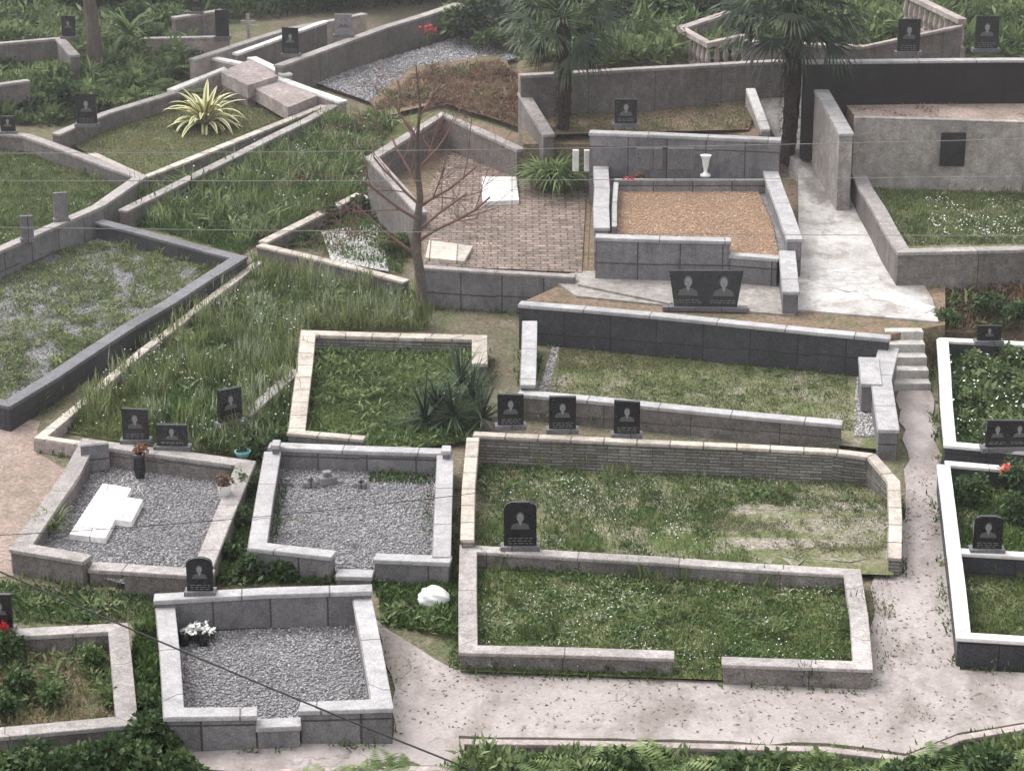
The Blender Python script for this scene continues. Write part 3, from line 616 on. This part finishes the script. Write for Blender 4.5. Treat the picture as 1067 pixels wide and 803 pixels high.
# wild grass
IW=[(262,276),(300,282),(440,318),(445,345),(315,345),(300,450),(262,478),(130,462),(60,450),(150,370)]
sheet('lawn_ground',IW,.0,.02,'lawn')
field('wild_grass',IW,.0,.02,1500,.22,.02,'g3',t=(.05,.8),droop=.25); clumps('wild_tufts',IW,0,.02,7,'g3',.07,.34,.018,44,(.03,.6),cut=.38); clumps('pale_seedheads',IW,0,.02,8,'pale',.1,.3,.014,34,(.03,.5),cut=.42,off=9); clumps('weeds',IW,0,.02,4,'bushl',.12,.2,.05,44,cut=.45,off=2)
field('weeds',[(200,400),(300,390),(300,450),(255,478),(150,455)],.0,.02,900,.28,.05,'g2',lift=.1)
flowers('white_flowers',IW,.0,.02,1100,.38,'wf',.024)
walls('low_kerb',[[(270,272,.22),(152,362,.22),(42,455,.22),(130,468,.22)]],.17,'pink','beige',.04,.0)
walls('low_kerb',[[(256,432,.25),(310,385,.25)]],.2,'concb','conc',.05,.0)
# plot 21
walls('grave_plot_wall',[[(274,252,.3),(372,203,.3),(432,218,.3)],[(270,255,.27),(424,293,.27)]],.22,'concb','beige',.05,.02)
gravel([(335,240),(395,232),(405,282),(345,270)],.1,.08,'pebw','plaster',700); field('weeds',[(290,250),(372,212),(430,222),(420,286),(300,255)],.05,.05,900,.16,.03,'g2',holes=.5)
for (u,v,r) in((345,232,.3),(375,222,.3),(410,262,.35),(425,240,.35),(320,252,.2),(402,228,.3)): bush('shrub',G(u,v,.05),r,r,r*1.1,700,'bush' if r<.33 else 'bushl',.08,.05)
# top-left structures
walls('white_plot_wall',[[(178,94,.45),(232,72,.5),(262,90,.45)],[(212,58,.6),(250,66,.6),(358,106,.45)],[(262,60,.6),(300,78,.6)]],.26,'pink','white',.06,.02)
sheet('tiled_slab',[(230,76),(262,62),(290,80),(258,90)],.6,.62,'pink',0,.3); sheet('tiled_slab',[(262,90),(290,78),(330,100),(300,112)],.5,.5,'pink',0,.3)
walls('boundary_wall',[[(290,68,.8),(400,28,.8),(478,3,.8)],[(478,6,.8),(520,20,.8)]],.28,'concb','conc',.06,.02)
walls('boundary_wall',[[(200,62,.7),(300,30,.7),(380,14,.7)],[(150,40,.6),(240,38,.6)]],.25,'pink','conc',.06,.02)
walls('grave_plot_wall',[[(245,56,.7),(340,22,.7)]],.2,'concb','white',.06,.02)
walls('grave_plot_wall',[[(-30,48,.9),(62,40,.9),(78,58,.9)],[(-30,92,.8),(30,84,.8)],[(180,18,.9),(232,10,.9)]],.25,'concb','conc',.06,.02)
headstone(72,40,.9,14,20,'flat'); headstone(205,14,.9,12,22,'flat')
gravel([(325,85),(480,38),(540,60),(390,108)],.1,.1,'peb','gravs',400,.03)
IM=[(385,118),(430,80),(520,66),(548,90),(545,135),(460,108)]
sheet('dirt_mound',[(385,112),(430,76),(520,62),(548,90),(560,145),(460,112),(400,128)],.0,.14,'dirt',.03); field('dry_grass',IM,.1,.14,900,.16,.03,'brn',t=(.3,1.5))
clumps('weeds',IM,.1,.14,3,'bushl',.14,.16,.05,34,cut=.48); clumps('dry_tufts',IM,.1,.14,7,'brn',.12,.22,.03,34,cut=.4)
headstone(303,58,.8,17,26,'slant',0,1); headstone(358,38,.8,18,20,'flat',0,1,'granb'); headstone(232,40,.6,14,26,'flat',0,0)
mb=MB(); q=G(259,40,.6); mb.box((q.x,q.y,q.z),.08,.06,.6); mb.box((q.x,q.y-.002,q.z+.36),.36,.055,.08); mb.obj('stone_cross',['conc'],bev=.01)
def balustrade(pts,h0,H=.7):
    P=[G(u,v,h0+H) for u,v in pts]; mb=MB(); C=[(p.x,p.y) for p in P]; z=[p.z for p in P]
    mb.ribbon(C,.2,z,[a-.1 for a in z]); mb.ribbon(C,.2,[a-H+.1 for a in z],[a-H-.3 for a in z])
    for a,b in zip(P[:-1],P[1:]):
        n=int((b-a).length/.22)
        for i in range(n+1):
            q=a.lerp(b,i/max(1,n)); mb.lathe((q.x,q.y,q.z-H+.08),[(.05,0),(.05,.05),(.03,.1),(.065,.22),(.04,.38),(.03,.46),(.05,H-.16)],8)
    mb.obj('stone_balustrade',['pink'])
balustrade([(706,26),(738,44),(775,36)],1.75); balustrade([(945,-8),(1003,20)],2.6)
walls('boundary_wall',[[(775,42,2.5),(900,48,2.6),(1003,26,3.2)],[(706,30,2.3),(760,12,2.3)]],.25,'concb','pink',.06,.02,.5,weed=False)
headstone(532,445,.56,27,32,'slant',.05); headstone(586,449,.56,28,33,'flat'); headstone(653,454,.56,27,34,'slant',-.04)
headstone(542,571,.31,34,46,'round')
# ================================================================ PLANTS
fanpalm(G(585,160,.95),2.7,1.4,.13,56); fanpalm(G(820,165,.9),3.1,1.7,.16,62)
# agave
q=G(214,132,.12); st=Strips()
for i in range(54):
    az=i*2.4; t=i/54; st.leaf(q+Vector((math.cos(az)*.06,math.sin(az)*.06,.05+.12*t)),az,.35+1.05*t,random.uniform(.85,1.1),.17,random.uniform(1.0,2.8)*(1-.3*t),8,.32,prof=lambda t:(.7+.5*t)*(1-t**2.5))
st.obj('variegated_agave',[M['agr'],M['yel']])
# yucca cluster
st=Strips()
for (u,v,hh) in((472,448,.5),(492,440,.8),(456,440,.45),(480,430,1.0),(503,448,.4),(443,448,.35)):
    b=G(u,v,.05)+Vector((0,0,hh*.5))
    for i in range(60):
        az=random.uniform(0,6.28); el=random.uniform(-.35,1.5); st.leaf(b,az,el,random.uniform(.5,.8),.05,random.uniform(.1,.7),3,prof=lambda t:1-t*.8)
st.obj('yucca_plant',[M['yuc']])
st=Strips(); b=G(578,196,.63)
for i in range(320):
    az=random.uniform(0,6.28); st.leaf(b+Vector((random.gauss(0,.15),random.gauss(0,.13),0)),az,random.uniform(.9,1.5),random.uniform(.85,1.25),.05,random.uniform(1.5,2.6),6)
st.obj('strap_leaf_lily',[M['fern']])
st=Strips()
for (u,v) in((50,560),(58,553)):
    for i in range(22): st.leaf(G(u,v,.1),random.uniform(0,6.28),random.uniform(.8,1.4),.5,.04,1.2,4)
st.obj('strap_leaf_plant',[M['g3']])
# bare tree
mb=MB()
def branch(p,d,L,r,lev,mi):
    n=4; P=[p];Rd=[r]; q=p.copy(); dd=d.copy()
    for i in range(n):
        dd=(dd+Vector((random.gauss(0,.13),random.gauss(0,.13),random.gauss(.0,.08)))).normalized(); q=q+dd*L/n; P.append(q.copy()); Rd.append(r*(1-.42*(i+1)/n))
    mb.tube(P,Rd,5 if lev else 8,mi)
    if lev>=4: return
    for i in range(4 if lev>1 else 3):
        t=random.randint(1,4); a=random.uniform(0,6.28); sp=random.uniform(.45,.85)
        e=dd.orthogonal().normalized(); e2=dd.cross(e); nd=(dd*math.cos(sp)+(e*math.cos(a)+e2*math.sin(a))*math.sin(sp)).normalized()
        branch(P[t],nd,L*random.uniform(.6,.85),max(.0038,Rd[t]*random.uniform(.42,.62)),lev+1,1 if lev>0 else 0)
b=G(437,338,0); tr=[b+Vector((.0,0,-.1)),b+Vector((.05,0,.7)),b+Vector((-.06,.02,1.5)),b+Vector((.04,0,2.3)),b+Vector((-.02,0,3.1)),b+Vector((.06,0,3.9)),b+Vector((.0,0,4.6))]
mb.tube(tr,[.12,.095,.08,.06,.04,.022,.01],9,0)
for z,dx,dy,L in((1.25,-.9,.1,1.5),(1.5,.8,-.1,1.6),(1.9,-.8,-.3,1.4),(2.1,.8,.3,1.3),(2.5,-.5,.3,1.1),(2.8,.5,-.2,1.0),(3.3,-.3,.2,.8),(3.7,.4,0,.7),(1.7,.9,.3,1.1),(2.2,-.9,.2,1.1)):
    i=min(5,int((z+.1)/.77)); p=tr[i].lerp(tr[i+1],.5); p.z=b.z+z
    branch(p,Vector((dx,dy,.62)).normalized(),L,.03,1,1)
mb.obj('bare_tree',['bark','twig'])
# bottom undergrowth
field('undergrowth',[(478,808),(480,792),(860,800),(945,810),(1000,790),(1110,772),(1110,860),(478,860)],0,.02,900,.2,.06,'bushl',t=(.2,1.4),lift=.2)
fern('fern_undergrowth',[G(random.uniform(475,1080),random.uniform(812,856),0) for _ in range(80)],.7,10)
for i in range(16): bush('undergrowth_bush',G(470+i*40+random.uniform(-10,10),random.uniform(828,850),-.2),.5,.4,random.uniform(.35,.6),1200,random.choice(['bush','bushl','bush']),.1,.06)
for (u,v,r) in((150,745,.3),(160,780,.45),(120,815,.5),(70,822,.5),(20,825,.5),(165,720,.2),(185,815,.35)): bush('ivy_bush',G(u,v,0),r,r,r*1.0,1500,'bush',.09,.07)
fern('fern_undergrowth',[G(random.uniform(0,180),random.uniform(790,835),0) for _ in range(22)],.6,9)
fern('fern_undergrowth',[G(random.uniform(330,470),random.uniform(812,830),0) for _ in range(10)],.5,9)
IV=[(-30,605),(165,620),(165,650),(125,648),(-30,652)]
field('weeds',IV,0,.01,2000,.1,.03,'g2',holes=.2); clumps('weeds',IV,0,.01,9,'bushl',.1,.12,.04,34)
field('weeds',[(140,655),(168,655),(180,770),(140,800)],0,.01,1800,.2,.05,'g2',lift=.15)
IV=[(225,590),(265,500),(275,490),(262,575),(380,608),(385,600),(478,600),(478,668),(400,652),(390,612),(222,608)]
field('weeds',IV,0,.01,2000,.13,.04,'g2',holes=.2,lift=.1); clumps('weeds',IV,0,.01,9,'bushl',.1,.15,.05,34)
for (u,v,r) in((255,520,.3),(248,550,.25),(268,480,.3),(240,585,.22),(258,603,.25),(295,605,.2),(290,470,.2)): bush('shrub',G(u,v,0),r,r,r*1.4,700,'bush',.08,.06)
import bmesh
me=bpy.data.meshes.new('white_boulder'); bm=bmesh.new(); bmesh.ops.create_icosphere(bm,subdivisions=4,radius=1)
q=G(452,632,0)
for vv in bm.verts:
    c=vv.co; n=.9+.1*math.sin(c.x*3+1)*math.cos(c.y*4)+.04*math.sin(c.z*9+c.x*7)+.025*math.sin(c.y*15+c.z*11); vv.co=Vector((c.x*.25*n,c.y*.18*n,c.z*.19*n))+q+Vector((0,0,.12))
for f in bm.faces: f.smooth=True
bm.to_mesh(me); bm.free(); link('white_boulder',me,['wf'])
# right bank
sheet('bank_ground',[(975,345,.1),(1110,350,.1),(1110,290,.6),(950,290,.6)],0,None,'dirt',0,.8)
field('dry_grass',[(972,342,.15),(1110,347,.15),(1110,290,.6),(960,290,.6)],0,None,1000,.3,.03,'brn',t=(.2,1.2),droop=.4)
clumps('bank_weeds',[(972,342,.15),(1110,347,.15),(1110,290,.6),(960,290,.6)],0,None,9,'bushl',.12,.2,.04,40,cut=.45)
for (u,v,r) in((1000,300,.3),(1050,300,.35),(1030,325,.3),(1062,335,.35),(985,340,.25)): bush('shrub',G(u,v,.4),r,r,r,700,'bush',.09,.05)
bush('shrub',G(1055,190,.93),.5,.35,.7,2000,'bushl',.1,.06)
# path side weeds + litter
field('weeds',[(905,600),(925,595),(940,690),(915,712)],0,.035,900,.06,.02,'g4',holes=.8)
IP=[(400,660),(475,705),(905,722),(1060,710),(1060,745),(945,775),(860,768),(480,762),(412,760)]
for ip,n_ in ((IP,420),([(940,470),(972,480),(995,700),(925,700)],260)):
    P=sample(ip,0,.036,n=n_); D,S=dirs(n_,1.35,1.6); kites('leaf_litter',P,D,S,R.uniform(.02,.07,n_),R.uniform(.015,.035,n_),R.random(n_),'brn')
    pebbles('path_grit',ip,0,.033,'peb',14,.012)
    clumps('path_weeds',ip,0,.034,1.0,'g4',.07,.05,.016,18,cut=.5)
# background vegetation
field('undergrowth',[(-40,130),(60,132),(175,92),(205,60),(150,30),(-40,30)],0,0,500,.3,.08,'bushl',t=(.2,1.5),lift=.6,ns=2.2)
field('undergrowth',[(150,34),(480,0),(540,40),(560,-14),(-40,-14),(-40,30)],0,0,200,.35,.08,'bush',t=(.2,1.5),lift=.5,ns=2.2)
for i in range(34):
    u=random.uniform(-30,200); v=random.uniform(28,125)-max(0,(u-60))*.2
    if v<52 and u<80 : continue
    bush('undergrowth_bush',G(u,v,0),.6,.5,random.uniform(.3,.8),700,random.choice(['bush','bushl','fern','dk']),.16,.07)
fern('fern_undergrowth',[G(random.uniform(-20,190),random.uniform(60,112),0) for _ in range(36)],1.0,9)
field('undergrowth',[(545,72,1.6),(700,70,1.75),(860,60,1.75),(1100,58,1.75),(1100,-10,1.75),(540,-10,1.6)],0,None,260,.4,.09,'bushl',t=(.2,1.5),lift=.7,ns=2.2)
for i in range(40):
    u=random.uniform(480,560) if i<8 else random.uniform(600,770) if i<24 else random.uniform(770,1080); v=random.uniform(20,62) if i<8 else random.uniform(-5,50)
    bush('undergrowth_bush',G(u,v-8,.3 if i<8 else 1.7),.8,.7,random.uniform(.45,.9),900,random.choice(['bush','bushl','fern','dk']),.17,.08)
fern('fern_undergrowth',[G(random.uniform(600,760),random.uniform(10,62),1.6) for _ in range(30)],1.0,9)
for i in range(38):
    u=-60+i*32+random.uniform(-15,15)
    bush('hillside_bush',G(u,-6+random.uniform(-16,6),.3),1.2,1.0,random.uniform(.9,1.6),1200,random.choice(['dk','dk','dk','bush']),.22,.09)
def tree(u,v,H,r,h=0):
    root=bpy.data.objects.new('broadleaf_tree',None); SC.collection.objects.link(root); b=G(u,v,h); mb=MB(); k=Vector((random.uniform(-.3,.3),.1,0))
    mb.tube([b-Vector((0,0,.3)),b+Vector((0,0,H*.3))+k*.4,b+Vector((0,0,H*.6))+k,b+Vector((0,0,H))+k*1.3],[r,r*.8,r*.6,r*.25],9)
    for i in range(7):
        a=random.uniform(0,6.28); z=H*random.uniform(.45,.85); s=b+k+Vector((0,0,z)); e=s+Vector((math.cos(a)*1.5,math.sin(a)*1.5,.9)); mb.tube([s,(s+e)/2+Vector((0,0,.15)),e],[r*.35,r*.25,r*.1],6)
    o=mb.obj('tree_trunk',['bark']); o.parent=root
    o=bush('tree_crown',b+k+Vector((0,0,H*.45)),2.4,2.2,H*.75,6000,'dk',.22,.1,22); o.parent=root
tree(103,84,5.5,.2); tree(150,-15,6,.22); tree(330,-22,6,.25); tree(60,-20,5,.2); tree(240,-25,7,.2); tree(420,-30,6,.2); tree(680,-40,6,.2,1); tree(900,-45,6,.2,1); tree(1040,-40,6,.2,1)
st=Strips()
for (u,v,h) in((135,75,0),(310,20,.3),(395,5,.3)):
    b=G(u,v,h)+Vector((0,0,.9))
    for i in range(30): st.leaf(b,random.uniform(0,6.28),random.uniform(.1,1.4),random.uniform(.8,1.2),.14,random.uniform(.8,1.8),6)
st.obj('broad_leaf_plants',[M['fern']])
# flowers
def bouquet(name,u,v,h,r,mat,n=200,gm='bushl',hz=0):
    q=G(u,v,h); q=Vector((q.x,q.y,q.z+hz)); bush(name,q,r,r,r*1.1,n,mat,.06,.05,6); bush(name+'_leaves',q-Vector((0,0,r*.4)),r,r,r,n,gm,.07,.04,5)
bouquet('red_flowers',900,172,1.0,.28,'rf',200,hz=.35); bouquet('red_flowers',3,678,.12,.22,'rf',260,hz=.15); bouquet('pink_rose',1048,508,.15,.12,'pf',120,hz=.2)
bouquet('red_flowers',447,38,.8,.25,'rf',60,'bush'); bouquet('white_bouquet',200,668,.14,.17,'wf',110,'bush',.08); bouquet('white_bouquet',215,666,.14,.14,'wf',80,'bush',.08)
for u in(192,212): 
    p=G(u,672,.14); mb=MB(); mb.lathe(p,[(0,0),(.06,0),(.08,.1),(.07,.18),(.05,.18)],10); mb.obj('black_vase',['hs'])
bouquet('grave_plant',656,190,1.25,.14,'rf',20,'bush'); bouquet('grave_plant',668,188,1.25,.12,'brn',80,'bush')
for u,v in((569,355),(579,358)):
    p=G(u,v,.12); mb=MB(); mb.lathe(p,[(0,0),(.07,0),(.075,.05),(.075,.25),(.03,.33),(.03,.38),(0,.38)],12); mb.obj('plastic_bottle',['blue'],smooth=True)
# ================================================================ WEEDS along walls
Bp=[]
for C,w,g in WALLS:
    for a,b in zip(C[:-1],C[1:]):
        a=Vector(a);b=Vector(b);L=(b-a).length; n=int(L*160); t=(b-a)/max(L,.01); nn=Vector((-t.y,t.x))
        for i in range(n):
            s=random.random()*L; sd=random.choice((-1,1)); q=a+t*s+nn*sd*(w/2+abs(random.gauss(0,.06))); Bp.append((q.x,q.y,T*q.y+g))
Bp=np.array(Bp); keep=nz(Bp[:,0],Bp[:,1],3.)>.48; Bp=Bp[keep]; n=len(Bp); D,S=dirs(n,.1,1.1)
kites('wall_base_weeds',Bp,D,S,.13*R.uniform(.3,1.3,n),.025*R.uniform(.5,1.4,n),R.random(n),'g2',.15)
# ================================================================ CABLES
def cable(name,a,b,r,mat,sag):
    def W(u,v,dp): return CAM+(FW+RT*((u-533.5)/F)+UP*((401.5-v)/F))*dp
    A,B=W(*a),W(*b); P=[]
    for i in range(25):
        t=i/24; q=A.lerp(B,t); q.z-=sag*4*t*(1-t); P.append(q)
    mb=MB(); mb.tube(P,[r]*25,6); mb.obj(name,[mat])
cable('power_cable',(-250,480,24),(700,882,20),.009,'wire',.12)
cable('power_cable',(-60,160,30),(1130,143,30),.0045,'wire2',.05); cable('power_cable',(-60,188,30),(1130,183,30),.0045,'wire2',.03); cable('power_cable',(-60,236,30),(1130,246,30),.0045,'wire2',.02)
cable('power_cable',(-60,560,30),(560,505,30),.005,'wire',.1)
# ================================================================ thin valley haze hanging over the slope
mb=MB(); mb.box((0,22,-6),90,76,24); o=mb.obj('haze',['wf']); o.data.materials.clear()
hm=bpy.data.materials.new('haze'); hm.use_nodes=True; hn=hm.node_tree.nodes; hn.clear(); ho=hn.new('ShaderNodeOutputMaterial'); hv=hn.new('ShaderNodeVolumeScatter')
hv.inputs['Color'].default_value=(.95,.93,.94,1); hv.inputs['Density'].default_value=.0014; hm.node_tree.links.new(hv.outputs[0],ho.inputs['Volume']); o.data.materials.append(hm)
# ================================================================ LIGHT + CAMERA
EL=math.radians(58)
w=bpy.data.worlds.new('World'); SC.world=w; w.use_nodes=True; nt=w.node_tree; sky=nt.nodes.new('ShaderNodeTexSky'); sky.sky_type='NISHITA'; sky.sun_disc=False
sx,sy=-.55,.35; sky.sun_elevation=EL; sky.sun_rotation=math.atan2(sx,sy); sky.dust_density=4; sky.air_density=1.0
hs=nt.nodes.new('ShaderNodeHueSaturation'); hs.inputs['Saturation'].default_value=.12; hs.inputs['Value'].default_value=2.75; nt.links.new(sky.outputs[0],hs.inputs['Color'])
nt.links.new(hs.outputs[0],nt.nodes['Background'].inputs[0]); nt.nodes['Background'].inputs[1].default_value=.14
l=bpy.data.lights.new('sun','SUN'); l.energy=.9; l.angle=math.radians(30); l.color=(1,.96,.92); lo=bpy.data.objects.new('sun',l); SC.collection.objects.link(lo)
d=Vector((sx,sy,0)).normalized()*math.cos(EL)+Vector((0,0,math.sin(EL))); lo.rotation_euler=d.to_track_quat('Z','Y').to_euler()
cam=bpy.data.cameras.new('camera'); co=bpy.data.objects.new('camera',cam); SC.collection.objects.link(co); co.location=CAM; co.rotation_euler=(math.pi/2-DEP,0,0)
cam.sensor_width=36; cam.lens=36*F/1067; cam.clip_start=.5; cam.clip_end=2000; SC.camera=co
SC.view_settings.view_transform='Standard'; SC.view_settings.look='None'; SC.view_settings.exposure=0
